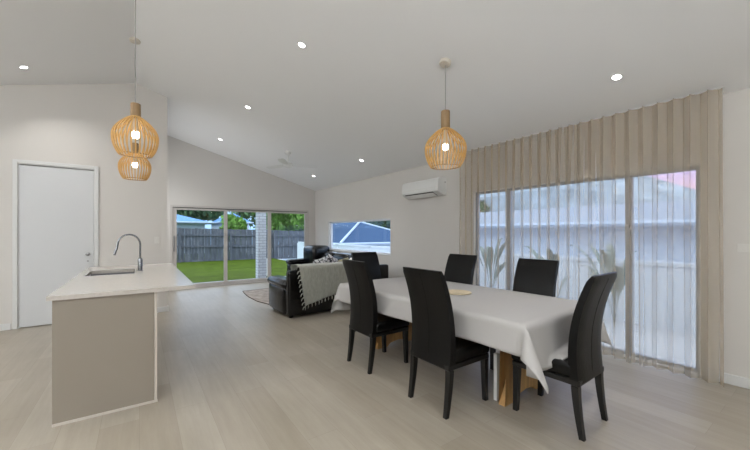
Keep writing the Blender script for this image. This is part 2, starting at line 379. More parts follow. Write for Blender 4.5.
# three panel sliding door in the back wall
d2 = bpy.data.objects.new('door_2', None); COL.objects.link(d2)
tag(d2, 'wide three panel glass sliding door opening to the lawn', 'sliding door', kind='structure')
bm = bmesh.new()
box(bm, SX0, SX0 + .05, YB - .015, YB + .10, 0, SZ); box(bm, SX1 - .04, SX1, YB - .015, YB + .10, 0, SZ)
box(bm, SX0 + .05, SX1 - .04, YB - .015, YB + .10, SZ - .045, SZ); box(bm, SX0 + .05, SX1 - .04, YB - .015, YB + .10, 0.0, .03)
link('door_frame', bm, 'alu', d2)
bm = bmesh.new(); box(bm, SX0 + .05, SX1 - .04, YB - .014, YB + .07, SZ - .062, SZ - .046)
link('door_track', bm, 'alu_dark', d2)
for i, (a, b, y) in enumerate(((SX0 + .05, 1.88, YB + .004), (1.80, 3.04, YB + .036), (2.93, SX1 - .04, YB + .004))):
    bm = bmesh.new(); st = .085; y1 = y + .03; zt = SZ - .065; zb = .032
    box(bm, a, a + st, y, y1, zb, zt); box(bm, b - st, b, y, y1, zb, zt)
    box(bm, a + st, b - st, y, y1, zb, zb + .075); box(bm, a + st, b - st, y, y1, zt - .045, zt)
    p = link('sliding_panel', bm, 'alu', d2)
    link('glass_pane', nb(a + st, b - st, y + .012, y + .018, zb + .075, zt - .045), 'glass', p)
    if i == 0:
        bm = bmesh.new(); box(bm, a + .018, a + .046, y - .03, y - .018, .92, 1.30, bev=.004); box(bm, a + .022, a + .042, y - .018, y, .94, .97); box(bm, a + .022, a + .042, y - .018, y, 1.25, 1.28)
        link('door_handle', bm, 'steel', p)

def window(name, Y0, Y1, Z0, Z1, muls, label, fr=.045, sill=True, m='alu_white'):
    w = bpy.data.objects.new(name, None); COL.objects.link(w); tag(w, label, 'window', kind='structure')
    bm = bmesh.new(); x0, x1 = XR + .045, XR + .105
    box(bm, x0, x1, Y0, Y0 + fr, Z0, Z1); box(bm, x0, x1, Y1 - fr, Y1, Z0, Z1)
    box(bm, x0, x1, Y0 + fr, Y1 - fr, Z0, Z0 + fr); box(bm, x0, x1, Y0 + fr, Y1 - fr, Z1 - fr, Z1)
    for q in muls: box(bm, x0, x1, q - .03, q + .03, Z0 + fr, Z1 - fr)
    link('window_frame', bm, m, w)
    ys = [Y0 + fr] + [t for q in muls for t in (q - .03, q + .03)] + [Y1 - fr]
    for a, b in zip(ys[::2], ys[1::2]): link('glass_pane', nb(x0 + .025, x0 + .031, a, b, Z0 + fr, Z1 - fr), 'glass', w)
    bm = bmesh.new(); t = .012
    box(bm, XR - .012, x0, Y0, Y1, Z0, Z0 + t); box(bm, XR - .002, x0, Y0, Y1, Z1 - t, Z1)
    box(bm, XR - .002, x0, Y0, Y0 + t, Z0 + t, Z1 - t); box(bm, XR - .002, x0, Y1 - t, Y1, Z0 + t, Z1 - t)
    link('window_reveal', bm, 'trim', w)
window('window_1', *W1, [], 'low wide window in the right wall above the sofas')
window('window_2', *W2, [1.39, 2.86], 'floor to head height glazing behind the sheer curtain', m='win_frame')

# switches
sw = thing('light_switch', 'white horizontal double light switch on the wall at the right edge', 'switch', (XR, .50, 1.235))
link('switch_plate', nb(-.01, -.001, -.062, .062, -.037, .037, bev=.003), 'switch_plastic', sw)
for s in (-.025, .025): link('rocker', nb(-.015, -.0095, s - .010, s + .010, -.016, .016, bev=.002), 'switch_plastic', sw)
po = thing('power_outlet', 'white wall plate beside the tall white door, left of the passage corner', 'switch plate', (.245, YD, 1.245))
link('outlet_plate', nb(-.037, .037, -.01, -.001, -.058, .058, bev=.003), 'switch_plastic', po)
for s in (-.02, .02): link('rocker', nb(-.010, .010, -.015, -.0095, s - .013, s + .013, bev=.002), 'switch_plastic', po)

# ------------------------------------------------------------------ ceiling lights
def downlight(x, y, label):
    z = roofz(x); tilt = math.atan(SL) * (1 if x > X0 else -1)
    t = thing('downlight', label, 'downlight', (x, y, z), group='recessed ceiling downlights')
    t.rotation_euler = (0, tilt, 0)
    bm = bmesh.new(); lathe(bm, [(.036, -.001), (.036, -.007), (.046, -.006), (.050, -.001)], 28, caps=False)
    link('trim_ring', bm, 'plastic', t, smooth=40)
    link('lens', nl([(.035, -.004), (.035, -.002)], 24), 'lens', t)
    l = area_light('downlight_lamp', (0, 0, -.012), (0, 0, 0), .07, DOWN_W, (1.0, .985, .965), shape='DISK', spread=110)
    l.parent = t
for x, y, lb in ((1.46, 3.46, 'lit recessed downlight nearest the top, between the pendants'),
                 (1.46, 5.69, 'lit recessed downlight above the floor between island and sofa, second in its row'),
                 (1.46, 7.99, 'lit recessed downlight above the sliding door, farthest in its row'),
                 (3.66, 1.245, 'lit recessed downlight above the right end of the curtain'),
                 (3.66, 5.65, 'lit recessed downlight to the right of the ceiling fan, near the air conditioner'),
                 (3.66, 7.91, 'lit recessed downlight just beyond the ceiling fan blade, in the room corner'),
                 (-1.23, 6.19, 'lit recessed downlight above the tall white door')):
    downlight(x, y, lb)
for x, y in ((1.46, 1.2), (-1.23, 3.9), (-1.23, 1.6), (-3.4, 5.2), (-3.4, 2.6), (-3.4, 0), (-1.23, -.8), (1.46, -1.2), (3.66, -1.2)):
    downlight(x, y, 'lit recessed downlight of the kitchen ceiling outside the photograph')

def pendant(loc, Rd, hs, hn, zb, label, watts):
    """Rd shade radius, hs shade height, hn neck height, zb height of the lower rim"""
    x, y = loc; zc = roofz(x)
    t = thing('pendant_lamp', label, 'pendant lamp', (x, y, zb), group='slatted timber pendant lamps')
    prof = []
    rn = .20 * Rd; rb = .707 * Rd; zm = hs * .475
    N = 26
    for i in range(N + 1):                       # profile of the slatted lantern, top to bottom
        s = i / N; z = hs * (1 - s)
        dz = z - zm
        if dz > 0: r = rn * 1.1 + (Rd - rn * 1.1) * ((1 + math.cos(PI * dz / (hs - zm))) / 2) ** .43
        else: r = Rd * math.sqrt(1 - (dz / zm) ** 2 * .50)
        r = max(r, rn)
        prof.append((r, z))
    bm = bmesh.new(); ns = 32; w = .0048; th = .008
    for k in range(ns):
        a = 2 * PI * k / ns; ca, sa = math.cos(a), math.sin(a)
        prev = None
        for r, z in prof:
            ring = []
            for dr, dt in ((-th, -w), (0, -w), (0, w), (-th, w)):
                rr = r + dr; ring.append(bm.verts.new((rr * ca - dt * sa, rr * sa + dt * ca, z)))
            if prev:
                for q in range(4): bm.faces.new((prev[q], prev[(q + 1) % 4], ring[(q + 1) % 4], ring[q]))
            prev = ring
    link('lamp_shade', bm, 'slat', t)
    for r, z in ((rb - .009, .006),):
        bm = bmesh.new()
        lathe(bm, [(r - .004, z - .004), (r, z - .004), (r, z + .004), (r - .004, z + .004), (r - .004, z - .004)], 40, caps=False)
        link('shade_ring', bm, 'neck_wood', t)
    link('shade_neck', nl([(rn - .002, hs - .012), (rn + .004, hs), (rn + .003, hs + hn - .004), (rn - .002, hs + hn)], 28), 'neck_wood', t, smooth=40)
    link('lamp_socket', nl([(.018, zm + .02), (.022, zm + .05), (.020, hs - .02)], 20), 'beige_metal', t, smooth=40)
    bz = zm + .02
    b = link('bulb', nl([(.004, -.036), (.018, -.031), (.028, -.018), (.031, 0), (.028, .015), (.018, .032), (.014, .042)], 24, (0, 0, bz)), 'bulb', t, smooth=60)
    link('cable', nt_([(0, 0, hs + hn), (0, 0, zc - zb - .02)], .0035, 8), 'cable', t)
    bm = nl([(.012, -.038), (.055, -.034), (.060, -.028), (.060, 0.0)], 28)
    cn = link('ceiling_canopy', bm, 'beige_metal', t, smooth=40, loc=(0, 0, zc - zb))
    cn.rotation_euler = (0, math.atan(SL) if x > .2 else 0, 0)
    if x < .2: cn.location.z -= .004
    d = bpy.data.lights.new('pendant_bulb_light', 'POINT'); d.energy = watts; d.color = (1.0, .92, .80); d.shadow_soft_size = .033
    o = bpy.data.objects.new('pendant_bulb_light', d); COL.objects.link(o); o.parent = t; o.location = (0, 0, bz)
    return t
pendant((2.575, 2.385), .212, .402, .18, 2.043, 'slatted timber pendant lamp hanging over the dining table', PEND_W)
pendant((-.027, 3.67), .176, .350, .115, 2.06, 'slatted timber pendant lamp over the near end of the island, larger in view', PEND_W * .7)
pendant((-.045, 5.27), .176, .350, .115, 2.055, 'slatted timber pendant lamp over the far end of the island, seen below the nearer one', PEND_W * .7)

# ceiling fan
fan = thing('ceiling_fan', 'white three blade ceiling fan near the far corner', 'ceiling fan', (2.63, 6.98, roofz(2.63)))
cnp = link('fan_canopy', nl([(.03, -.07), (.06, -.055), (.068, 0.0)], 28), 'plastic', fan, smooth=40, rot=(0, math.atan(SL), 0))
link('downrod', nt_([(0, 0, -.05), (0, 0, -.24)], .012, 12), 'plastic', fan, smooth=40)
link('fan_motor', nl([(.03, -.23), (.09, -.245), (.105, -.275), (.10, -.315), (.06, -.335), (.02, -.34)], 32), 'plastic', fan, smooth=40)
for k in range(3):
    a = R(-5 + 120 * k); bm = bmesh.new()
    prev = None
    for i in range(9):
        s = i / 8; r = .09 + s * .54; w = .035 + .03 * math.sin(min(1, s * 1.6) * PI / 2) - .02 * max(0, s - .85) / .15
        tw = R(14 - 6 * s)
        ring = [bm.verts.new((r, u * w * math.cos(tw), -.285 + u * w * math.sin(tw) + v)) for u, v in ((-1, -.003), (1, -.003), (1, .003), (-1, .003))]
        if prev:
            for q in range(4): bm.faces.new((prev[q], prev[(q + 1) % 4], ring[(q + 1) % 4], ring[q]))
        else: bm.faces.new(ring[::-1])
        prev = ring
    bm.faces.new(prev)
    link('fan_blade', bm, 'plastic', fan, rot=(0, 0, a))

# air conditioner
ac = thing('air_conditioner', 'white split system air conditioner high on the right wall', 'air conditioner', (XR, 4.50, 2.03))
bm = bmesh.new()
prof = [(0, .30), (-.14, .30), (-.185, .28), (-.205, .24), (-.212, .12), (-.200, .065), (-.15, .03), (-.06, 0.0), (0, 0)]
L = .475
fr = [bm.verts.new((x, -L, z)) for x, z in prof]; bk = [bm.verts.new((x, L, z)) for x, z in prof]
for i in range(len(prof)): j = (i + 1) % len(prof); bm.faces.new((fr[i], fr[j], bk[j], bk[i]))
bm.faces.new(fr[::-1]); bm.faces.new(bk)
link('unit_casing', bm, 'plastic', ac, smooth=35)
bm = bmesh.new(); hexa(bm, [(-.19, -.34, .045), (-.19, .40, .045), (-.07, .40, .0), (-.07, -.34, .0), (-.198, -.34, .056), (-.198, .40, .056), (-.075, .40, .008), (-.075, -.34, .008)])
link('air_outlet', bm, 'dark_gap', ac)
bm = bmesh.new(); hexa(bm, [(-.205, -.36, .030), (-.205, .38, .030), (-.12, .38, -.016), (-.12, -.36, -.016), (-.209, -.36, .038), (-.209, .38, .038), (-.122, .38, -.008), (-.122, -.36, -.008)])
link('louvre_flap', bm, 'plastic', ac)
bm = nl([(.012, 0), (.012, .004)], 16)
link('end_badge', bm, 'steel', ac, loc=(-.035, -L, .22), rot=(R(90), 0, 0))
link('front_seam', nb(-.2115, -.2075, -.47, .47, .128, .131), 'beige_metal', ac)

# ------------------------------------------------------------------ sheer curtain
cu = thing('sheer_curtain', 'full length sheer beige curtain in even S folds over the tall glazing', 'curtain', (4.235, .635, 0))
bm = bmesh.new(); NF, PER, NV = 25, 14, 26
NU = NF * PER; LEN = 2.975; HT = ZE + SL * .12 - .010
rnd = random.Random(3); ph = [rnd.uniform(-1, 1) for _ in range(NF + 2)]
grid = []
for j in range(NV + 1):
    v = j / NV; z = .012 + (HT - .012) * v; row = []
    loose = (1 - v) ** 1.3
    for i in range(NU + 1):
        u = i / PER; k = int(u); f = u - k; f2 = f * f * (3 - 2 * f)
        p = ph[min(k, NF)] * (1 - f2) + ph[min(k + 1, NF + 1)] * f2
        amp = .046 * (1 + .25 * p * loose)
        a = 2 * PI * u
        x = amp * math.sin(a + p * 1.1 * loose) + .012 * math.sin(u * .9 + v * 3) * loose
        y = LEN * i / NU + .016 * math.sin(2 * a) * (1 - .4 * loose) + .022 * p * loose
        row.append(bm.verts.new((x, y, z + .006 * p * (j == 0))))
    grid.append(row)
for j in range(NV):
    for i in range(NU): bm.faces.new((grid[j][i], grid[j][i + 1], grid[j + 1][i + 1], grid[j + 1][i]))
link('curtain_fabric', bm, 'sheer', cu, smooth=0)
link('curtain_track', nb(-.016, .016, -.02, LEN + .02, ZE - .012 + SL * .12, ZE - .001 + SL * .10), 'ceiling', cu)

# ------------------------------------------------------------------ kitchen island
IX0, IX1, IY0, IY1 = -.483, .100, 3.255, 5.63
isl = thing('island_cabinet', 'taupe kitchen island cabinet with a flat end panel', 'kitchen island', (0, 0, 0))
link('end_panel', nb(IX0 - .02, IX1 - .002, IY0 - .022, IY0, .008, .893, bev=.001, seg=1), 'taupe', isl)
link('end_panel', nb(IX0, IX1, IY1, IY1 + .018, .008, .893), 'taupe', isl)
o = link('back_panel', nb(IX1, IX1 + .018, IY0 - .022, IY1 + .018, .008, .893), 'pale_edge', isl); o['label'] = 'paler back panel'
link('kick_trim', nb(IX0 - .02, IX1 + .022, IY0 - .028, IY0 - .0225, 0.0, .018), 'pale_edge', isl)
link('kickboard', nb(IX0 + .06, IX0 + .075, IY0, IY1, 0, .14), 'taupe', isl)
link('cabinet_floor', nb(IX0 + .02, IX1 - .001, IY0 + .001, IY1 - .001, .14, .158), 'taupe', isl)
for k in range(4):
    w = (IY1 - IY0) / 4; a = IY0 + k * w
    dr = link('cabinet_door', nb(IX0, IX0 + .018, a + .002, a + w - .002, .15, .875, bev=.001, seg=1), 'taupe', isl)
    link('cabinet_handle', nb(IX0 - .014, IX0, a + .06, a + w - .06, .862, .872), 'steel', dr)
BX0, BX1, BY0, BY1, BZ0, BZ1 = -.530, .388, 3.215, 5.66, .893, .925
KX0, KX1, KY0, KY1 = -.455, -.045, 4.50, 5.06
bt = bmesh.new()
def ringtop(bm, o, i, z0, z1):
    O = [(o[0], o[2]), (o[1], o[2]), (o[1], o[3]), (o[0], o[3])]; I = [(i[0], i[2]), (i[1], i[2]), (i[1], i[3]), (i[0], i[3])]
    vo = [[bm.verts.new((x, y, z)) for x, y in O] for z in (z0, z1)]; vi = [[bm.verts.new((x, y, z)) for x, y in I] for z in (z0, z1)]
    for k in range(4):
        j = (k + 1) % 4
        bm.faces.new((vo[1][k], vo[1][j], vi[1][j], vi[1][k])); bm.faces.new((vo[0][j], vo[0][k], vi[0][k], vi[0][j]))
        bm.faces.new((vo[0][k], vo[0][j], vo[1][j], vo[1][k])); bm.faces.new((vi[0][j], vi[0][k], vi[1][k], vi[1][j]))
ringtop(bt, (BX0, BX1, BY0, BY1), (KX0, KX1, KY0, KY1), BZ0, BZ1)
o = link('benchtop', bt, 'stone', None)
tag(o, 'pale polished stone benchtop overhanging the taupe island', 'benchtop')
bm = bmesh.new(); g = .0015; dp = .20; t_ = .004
box(bm, KX0 - .008, KX1 + .008, KY0 - .02, KY1 + .02, BZ0 - dp - t_, BZ0 - dp)
box(bm, KX0 - .008, KX0 - .004, KY0 - .02, KY1 + .02, BZ0 - dp, BZ0 - g); box(bm, KX1 + .004, KX1 + .008, KY0 - .02, KY1 + .02, BZ0 - dp, BZ0 - g)
box(bm, KX0 - .004, KX1 + .004, KY0 - .02, KY0 - .004, BZ0 - dp, BZ0 - g); box(bm, KX0 - .004, KX1 + .004, KY1 + .004, KY1 + .02, BZ0 - dp, BZ0 - g)
sk = thing('kitchen_sink', 'undermounted steel sink sunk into the island benchtop', 'sink', (0, 0, 0))
link('sink_bowl', bm, 'steel', sk)
link('sink_waste', nl([(.045, BZ0 - dp + .0005), (.045, BZ0 - dp + .004), (.03, BZ0 - dp + .002)], 24, ((KX0 + KX1) / 2, (KY0 + KY1) / 2, 0)), 'dark_gap', sk)
bm = bmesh.new(); ringtop(bm, (KX0 - .009, KX1 + .009, KY0 - .009, KY1 + .009), (KX0 + .001, KX1 - .001, KY0 + .001, KY1 - .001), BZ1 + .0003, BZ1 + .0025)
link('sink_rim', bm, 'steel', sk)
tp = thing('kitchen_tap', 'chrome gooseneck mixer tap standing beside the island sink', 'tap', (.008, 4.81, BZ1))
link('tap_body', nl([(.030, 0), (.030, .006), (.024, .010), (.024, .13), (.020, .14), (.015, .15)], 28), 'chrome', tp, smooth=40)
pts = [(0, 0, .14), (0, 0, .20), (0, 0, .26), (0, 0, .31)]
for i in range(1, 13):
    a = PI * i / 12; pts.append((-.105 + .105 * math.cos(a), 0, .31 + .115 * math.sin(a)))
pts += [(-.218, 0, .26), (-.232, 0, .225)]
link('tap_spout', nt_(pts, .0098, 14), 'chrome', tp, smooth=40)
link('spray_head', nt_([(-.224, 0, .255), (-.230, 0, .232), (-.240, 0, .19)], [.0105, .012, .011], 14), 'chrome', tp, smooth=40)
link('tap_lever', nt_([(0, .018, .085), (0, .04, .09), (.004, .09, .12)], [.011, .008, .006], 10), 'chrome', tp, smooth=40)

# ------------------------------------------------------------------ dining table
TRZ = R(2.2)
tb = thing('dining_table', 'honey timber dining table with curved trestle ends under a white cloth', 'dining table', (2.635, 2.42, 0), TRZ)
TW, TL, TZ = 1.15, 2.31, .745
link('tabletop', nb(-TW / 2, TW / 2, -TL / 2, TL / 2, TZ - .035, TZ, bev=.006), 'oak', tb)
for y in (-.83, .80):
    bm = bmesh.new(); n = 16; L_, R_ = [], []
    for i in range(n + 1):
        s = i / n; z = s * (TZ - .036)
        hw = .185 + .135 * (abs(s - .58) / .58) ** 2.6 if s < .58 else .185 + .10 * ((s - .58) / .42) ** 2.2
        L_.append((-hw, z)); R_.append((hw, z))
    # arched foot
    arch = [(.17 * math.cos(a), .055 * math.sin(a)) for a in [PI * k / 8 for k in range(9)]]
    out = L_[::-1][:] + [(-.17, 0)] + [(x, z) for x, z in arch[::-1][1:-1]] + [(.17, 0)] + R_
    v0 = [bm.verts.new((x, y - .028, z)) for x, z in out]; v1 = [bm.verts.new((x, y + .028, z)) for x, z in out]
    for i in range(len(out)): j = (i + 1) % len(out); bm.faces.new((v0[i], v0[j], v1[j], v1[i]))
    bm.faces.new(v0); bm.faces.new(v1[::-1])
    bmesh.ops.triangulate(bm, faces=[f for f in bm.faces if len(f.verts) > 4])
    link('trestle', bm, 'oak', tb)
    link('trestle_brace', nb(-.30, .30, y + .03, y + .09, TZ - .095, TZ - .036, bev=.004), 'oak', tb)
o = link('side_strip', nb(-.285, -.235, -.765, -.735, .0, .38), 'trim', tb); o['label'] = 'pale upright strip beside the near trestle'
link('stretcher', nb(-.03, .03, -.80, .77, .40, .50, bev=.004), 'oak', tb)

# tablecloth: flat top, overhang folded down with soft waves and hanging corners
def cloth_mesh():
    bm = bmesh.new(); hx, hy = TW / 2 + .012, TL / 2 + .012
    top = TZ + .006
    D = {(-1, 0): .205, (1, 0): .22, (0, -1): .33, (0, 1): .34}
    def axis(h, dn, dp, n, m):
        a = [-h - dn + dn * i / m for i in range(m)] + [-h + 2 * h * i / n for i in range(n + 1)] + [h + dp * (i + 1) / m for i in range(m)]
        return a
    xs = axis(hx, D[(-1, 0)], D[(1, 0)], 22, 10); ys = axis(hy, D[(0, -1)], D[(0, 1)], 44, 12)
    grid = []
    for x in xs:
        row = []
        for y in ys:
            ex = max(0, abs(x) - hx); ey = max(0, abs(y) - hy); sx = 1 if x > 0 else -1; sy = 1 if y > 0 else -1
            cx = min(max(x, -hx), hx); cy = min(max(y, -hy), hy); r = math.hypot(ex, ey)
            if r == 0:
                z = top + .0012 * math.sin(x * 9 + 1) * math.sin(y * 7)
                px, py = cx, cy
            else:
                dx, dy = ex / r, ey / r
                phi = math.atan2(ey, ex)
                e = min(r, .02); k = r / .33
                flare = .010 + .05 * k * .35
                if ex > 0 and ey == 0: w = .018 * k * math.sin(y * 8.5 + 1.3 * sx) ; flare += w
                if ey > 0 and ex == 0: w = .022 * k * math.sin(x * 9.5 + 2.0 * sy); flare += w
                if ex > 0 and ey > 0: flare += (.19 if (sx < 0 and sy < 0) else .09) * k * math.sin(2 * phi) ** .6 * (1 if r > .02 else r / .02)
                flare = max(flare, .006)
                drop = math.sqrt(max(0, r * r - (flare * .8) ** 2)) if r > flare else r * .5
                px = cx + sx * dx * flare; py = cy + sy * dy * flare
                z = top - drop + .003 * (r < .015)
                if ey > 0 and abs(px + (.04 if sy < 0 else 0)) < .245 and z < .505:      # cloth end lies on the chair seat
                    py += sy * (.505 - z); z = .505
            row.append(bm.verts.new((px, py, z)))
        grid.append(row)
    for i in range(len(xs) - 1):
        for j in range(len(ys) - 1): bm.faces.new((grid[i][j], grid[i + 1][j], grid[i + 1][j + 1], grid[i][j + 1]))
    return bm
o = link('tablecloth', cloth_mesh(), 'cloth', None, smooth=0, loc=(2.635, 2.42, 0), rot=(0, 0, TRZ))
so = o.modifiers.new('thickness', 'SOLIDIFY'); so.thickness = .003; so.offset = 1
tag(o, 'plain white tablecloth draped over the dining table with hanging corners', 'tablecloth')
o = link('round_placemat', nl([(.135, 0), (.14, .004), (.138, .010), (.125, .011), (.12, .008), (.02, .008)], 36), 'cork', None, smooth=40, loc=(2.66, 2.30, TZ + .0115))
tag(o, 'round pale placemat lying on the white tablecloth', 'placemat')

# ------------------------------------------------------------------ dining chairs (rear at -y, faces +y)
def make_chair():
    t = thing('dining_chair', '', 'chair')
    # backrest slab: curved
    bm = bmesh.new(); n = 18; m_ = 8
    def cy(z):   # centre line y of the back by height
        s = (z - .36) / .73
        return .036 + .022 * math.sin(s * PI) - .112 * s ** 2.3
    rows = []
    for i in range(n + 1):
        s = i / n; z = .36 + .73 * s
        hw = .218 - .006 * s; th = .036 - .008 * s
        if i == n: th *= .55; z -= .0
        ring = []
        for j in range(m_ + 1):        # rear face, left to right
            u = -1 + 2 * j / m_; ring.append((u * hw * (.985 if abs(u) == 1 else 1), cy(z) - th + .007 * (abs(u) == 1) + .010 * u * u * .5, z))
        for j in range(m_, -1, -1):
            u = -1 + 2 * j / m_; ring.append((u * hw * (.985 if abs(u) == 1 else 1), cy(z) + th - .007 * (abs(u) == 1) + .010 * u * u * .5, z))
        rows.append([bm.verts.new(p) for p in ring])
    K = len(rows[0])
    for i in range(n):
        for k in range(K): bm.faces.new((rows[i][k], rows[i][(k + 1) % K], rows[i + 1][(k + 1) % K], rows[i + 1][k]))
    for rr in (rows[0], rows[-1]):
        for j in range(m_): bm.faces.new((rr[j], rr[j + 1], rr[K - 2 - j], rr[K - 1 - j]))
    back = link('backrest', bm, 'leather', t, smooth=50)
    # stitched centre seam of the rear panel
    bm = bmesh.new(); tube(bm, [(0, cy(.40 + .66 * q / 10) - (.0362 - .008 * (.04 + .66 * q / 10) / .73), .40 + .66 * q / 10) for q in range(11)], .0022, 6)
    link('seam', bm, 'leather', back, smooth=0)
    # seat cushion
    bm = nb(-.222, .222, .055, .50, .385, .485, bev=.028, seg=4)
    for v in bm.verts:
        if v.co.z > .46: v.co.z += .012 * (1 - (v.co.x / .222) ** 2) * (1 - ((v.co.y - .27) / .24) ** 2)
    link('seat', bm, 'leather', t, smooth=60)
    link('seat_rail', nb(-.215, .215, .005, .485, .345, .384, bev=.004, seg=1), 'black_wood', t)
    def leg(x, ya, yb, wa, wb):
        bm = bmesh.new(); n = 8; prev = None
        for i in range(n + 1):
            s = i / n; z = .344 * (1 - s); y = ya + (yb - ya) * s ** 1.5; w = wa + (wb - wa) * s
            xx = x
            ring = [bm.verts.new((xx + a * w, y + b * w, z)) for a, b in ((-1, -1), (1, -1), (1, 1), (-1, 1))]
            if prev:
                for q in range(4): bm.faces.new((prev[q], prev[(q + 1) % 4], ring[(q + 1) % 4], ring[q]))
            else: bm.faces.new(ring)
            prev = ring
        bm.faces.new(prev[::-1]); return bm
    for s in (-1, 1):
        link('leg', leg(s * .196, .035, -.005, .023, .016), 'black_wood', t)
        link('leg', leg(s * .192, .455, .465, .023, .017), 'black_wood', t)
    return t
proto = make_chair()
chairs = [  # rear x, y, facing angle, label      (facing +y = 0)
    (1.855, 1.905, -90, 'black leather dining chair on the near long side of the table, closest to the camera'),
    (1.835, 2.875, -90, 'black leather dining chair on the near long side, beside the sofa end of the table'),
    (2.590, 1.02, 2, 'black leather dining chair pulled up to the right end of the table'),
    (3.345, 2.86, 92, 'black leather dining chair across the table, at the left edge of the sheer curtain'),
    (3.365, 1.875, 92, 'black leather dining chair across the table, directly before the middle of the curtain'),
    (2.64, 3.94, 180, 'black leather dining chair at the far end of the table, in front of the sofa'),
]
for i, (x, y, a, lb) in enumerate(chairs):
    c = proto if i == 0 else copy_tree(proto)
    c.location = (x, y, 0); c.rotation_euler = (0, 0, R(a)); c['label'] = lb; c['group'] = 'dining chairs around the table'

# ------------------------------------------------------------------ sofas
def soft(x0, x1, y0, y1, z0, z1, bev, puff=.02, seg=4):
    bm = nb(x0, x1, y0, y1, z0, z1, bev=bev, seg=seg)
    bmesh.ops.subdivide_edges(bm, edges=[e for e in bm.edges if e.calc_length() > .09], cuts=5, use_grid_fill=True)
    c = Vector(((x0 + x1) / 2, (y0 + y1) / 2, (z0 + z1) / 2)); h = Vector(((x1 - x0) / 2, (y1 - y0) / 2, (z1 - z0) / 2))
    for v in bm.verts:
        d = v.co - c; u = [max(-1, min(1, d[k] / h[k])) for k in range(3)]
        for k in range(3):
            o1, o2 = [q for q in range(3) if q != k]
            v.co[k] += puff * u[k] * (1 - u[o1] ** 2) * (1 - u[o2] ** 2)
    return bm
def make_sofa(label, loc, rz, Lx, nseat, zback, armz=.60, recl=0):
    """local: length along x (0..Lx), rear at y=0, front at y=.95"""
    t = thing('leather_sofa', label, 'sofa', loc, rz, 'black leather sofas of the lounge corner')
    link('sofa_base', nb(.10, Lx - .10, .06, .84, .05, .30, bev=.03), 'sofa_leather', t, smooth=40)
    link('rear_panel', soft(.03, Lx - .03, 0, .13, .035, zback - .03, .035, .006), 'sofa_leather', t, smooth=50)
    for s in (0, 1):
        x0, x1 = (0, .25) if s == 0 else (Lx - .25, Lx)
        a = link('armrest', soft(x0, x1, .14, .93, .04, armz - .09, .06, .03), 'sofa_leather', t, smooth=60)
        link('arm_pad', soft(x0 - .015, x1 + .01, .12, .97, armz - .13, armz, .06, .02), 'sofa_leather', a, smooth=60)
    w = (Lx - .50) / nseat
    for k in range(nseat):
        a = .25 + k * w
        link('seat_cushion', soft(a + .006, a + w - .006, .30, .93, .30, .47, .05, .02), 'sofa_leather', t, smooth=60)
        zt = zback + (recl if k == nseat - 1 and recl else 0)
        fw = .20 if zt > zback else 0
        b = link('back_cushion', soft(a + .006, a + w - .006, .09, .36 + fw, .45, zt - .015, .07, .025), 'sofa_leather', t, smooth=60)
        link('headrest', soft(a + .02, a + w - .02, .03, .34 + fw, zt - .20, zt + .01, .08, .02), 'sofa_leather', b, smooth=60)
    for x in (.10, Lx - .10):
        for y in (.08, .85): link('foot', nl([(.028, 0), (.034, .05)], 14, (x, y, 0)), 'black_wood', t)
    return t
make_sofa('black leather sofa with its back to the table, half covered by a fringed throw', (1.90, 5.10, 0), 0, 2.07, 3, .79, .585)
make_sofa('glossy black leather recliner sofa along the right wall below the low window', (4.33, 6.57, 0), R(90), 2.55, 3, .84, .62, recl=.16)

# throw over the sofa back
def throw_mesh():
    bm = bmesh.new(); NI, NJ = 34, 30; rows = []
    ztop = .828; yr = 5.078
    for i in range(NI + 1):
        s = i / NI; x0 = 2.09 + 1.12 * s
        zlow = .18 + .25 * s ** .9
        row = []
        Lr = ztop - zlow; Lt = .34; Lf = .10; tot = Lr + Lt + Lf
        for j in range(NJ + 1):
            q = tot * j / NJ
            wv = .010 * math.sin(x0 * 21 + j * .05) + .006 * math.sin(x0 * 47)
            if q < Lr:
                z = zlow + q; y = yr - .012 + wv * (1 - q / Lr) - .010; x = x0 + .10 * (1 - q / Lr) * (1 - s)
                if z > ztop - .03: y += (z - ztop + .03) ** 2 * 12
            elif q < Lr + Lt:
                k = q - Lr; y = yr - .01 + k; z = ztop + .013 * math.sin(k / Lt * PI) + wv * .3; x = x0
            else:
                k = q - Lr - Lt; y = yr - .01 + Lt + .012; z = ztop - k; x = x0
            row.append(bm.verts.new((x, y, z)))
        rows.append(row)
    for i in range(NI):
        for j in range(NJ): bm.faces.new((rows[i][j], rows[i + 1][j], rows[i + 1][j + 1], rows[i][j + 1]))
    edge = [v.co.copy() for v in rows[0]]; low = [r[0].co.copy() for r in rows]
    return bm, edge, low
bm, edge, low = throw_mesh()
o = link('throw_blanket', bm, 'throw', None, smooth=0)
tag(o, 'sage beige fringed throw draped over the back of the black sofa', 'throw')
so = o.modifiers.new('thickness', 'SOLIDIFY'); so.thickness = .008; so.offset = 0
for i, p in enumerate(edge):
    if p.z < .83 and i % 2 == 0 and p.y < 5.25:
        link('tassel', nt_([p + Vector((.004, 0, 0)), p + Vector((-.032, -.012, -.012)), p + Vector((-.050, -.016, -.05))], [.007, .009, .006], 6), 'throw', o, smooth=0)
for i, p in enumerate(low):
    if i % 2 == 0:
        link('tassel', nt_([p + Vector((0, 0, .004)), p + Vector((.002, -.006, -.03)), p + Vector((-.003, -.006, -.062))], [.005, .007, .004], 6), 'throw', o, smooth=0)

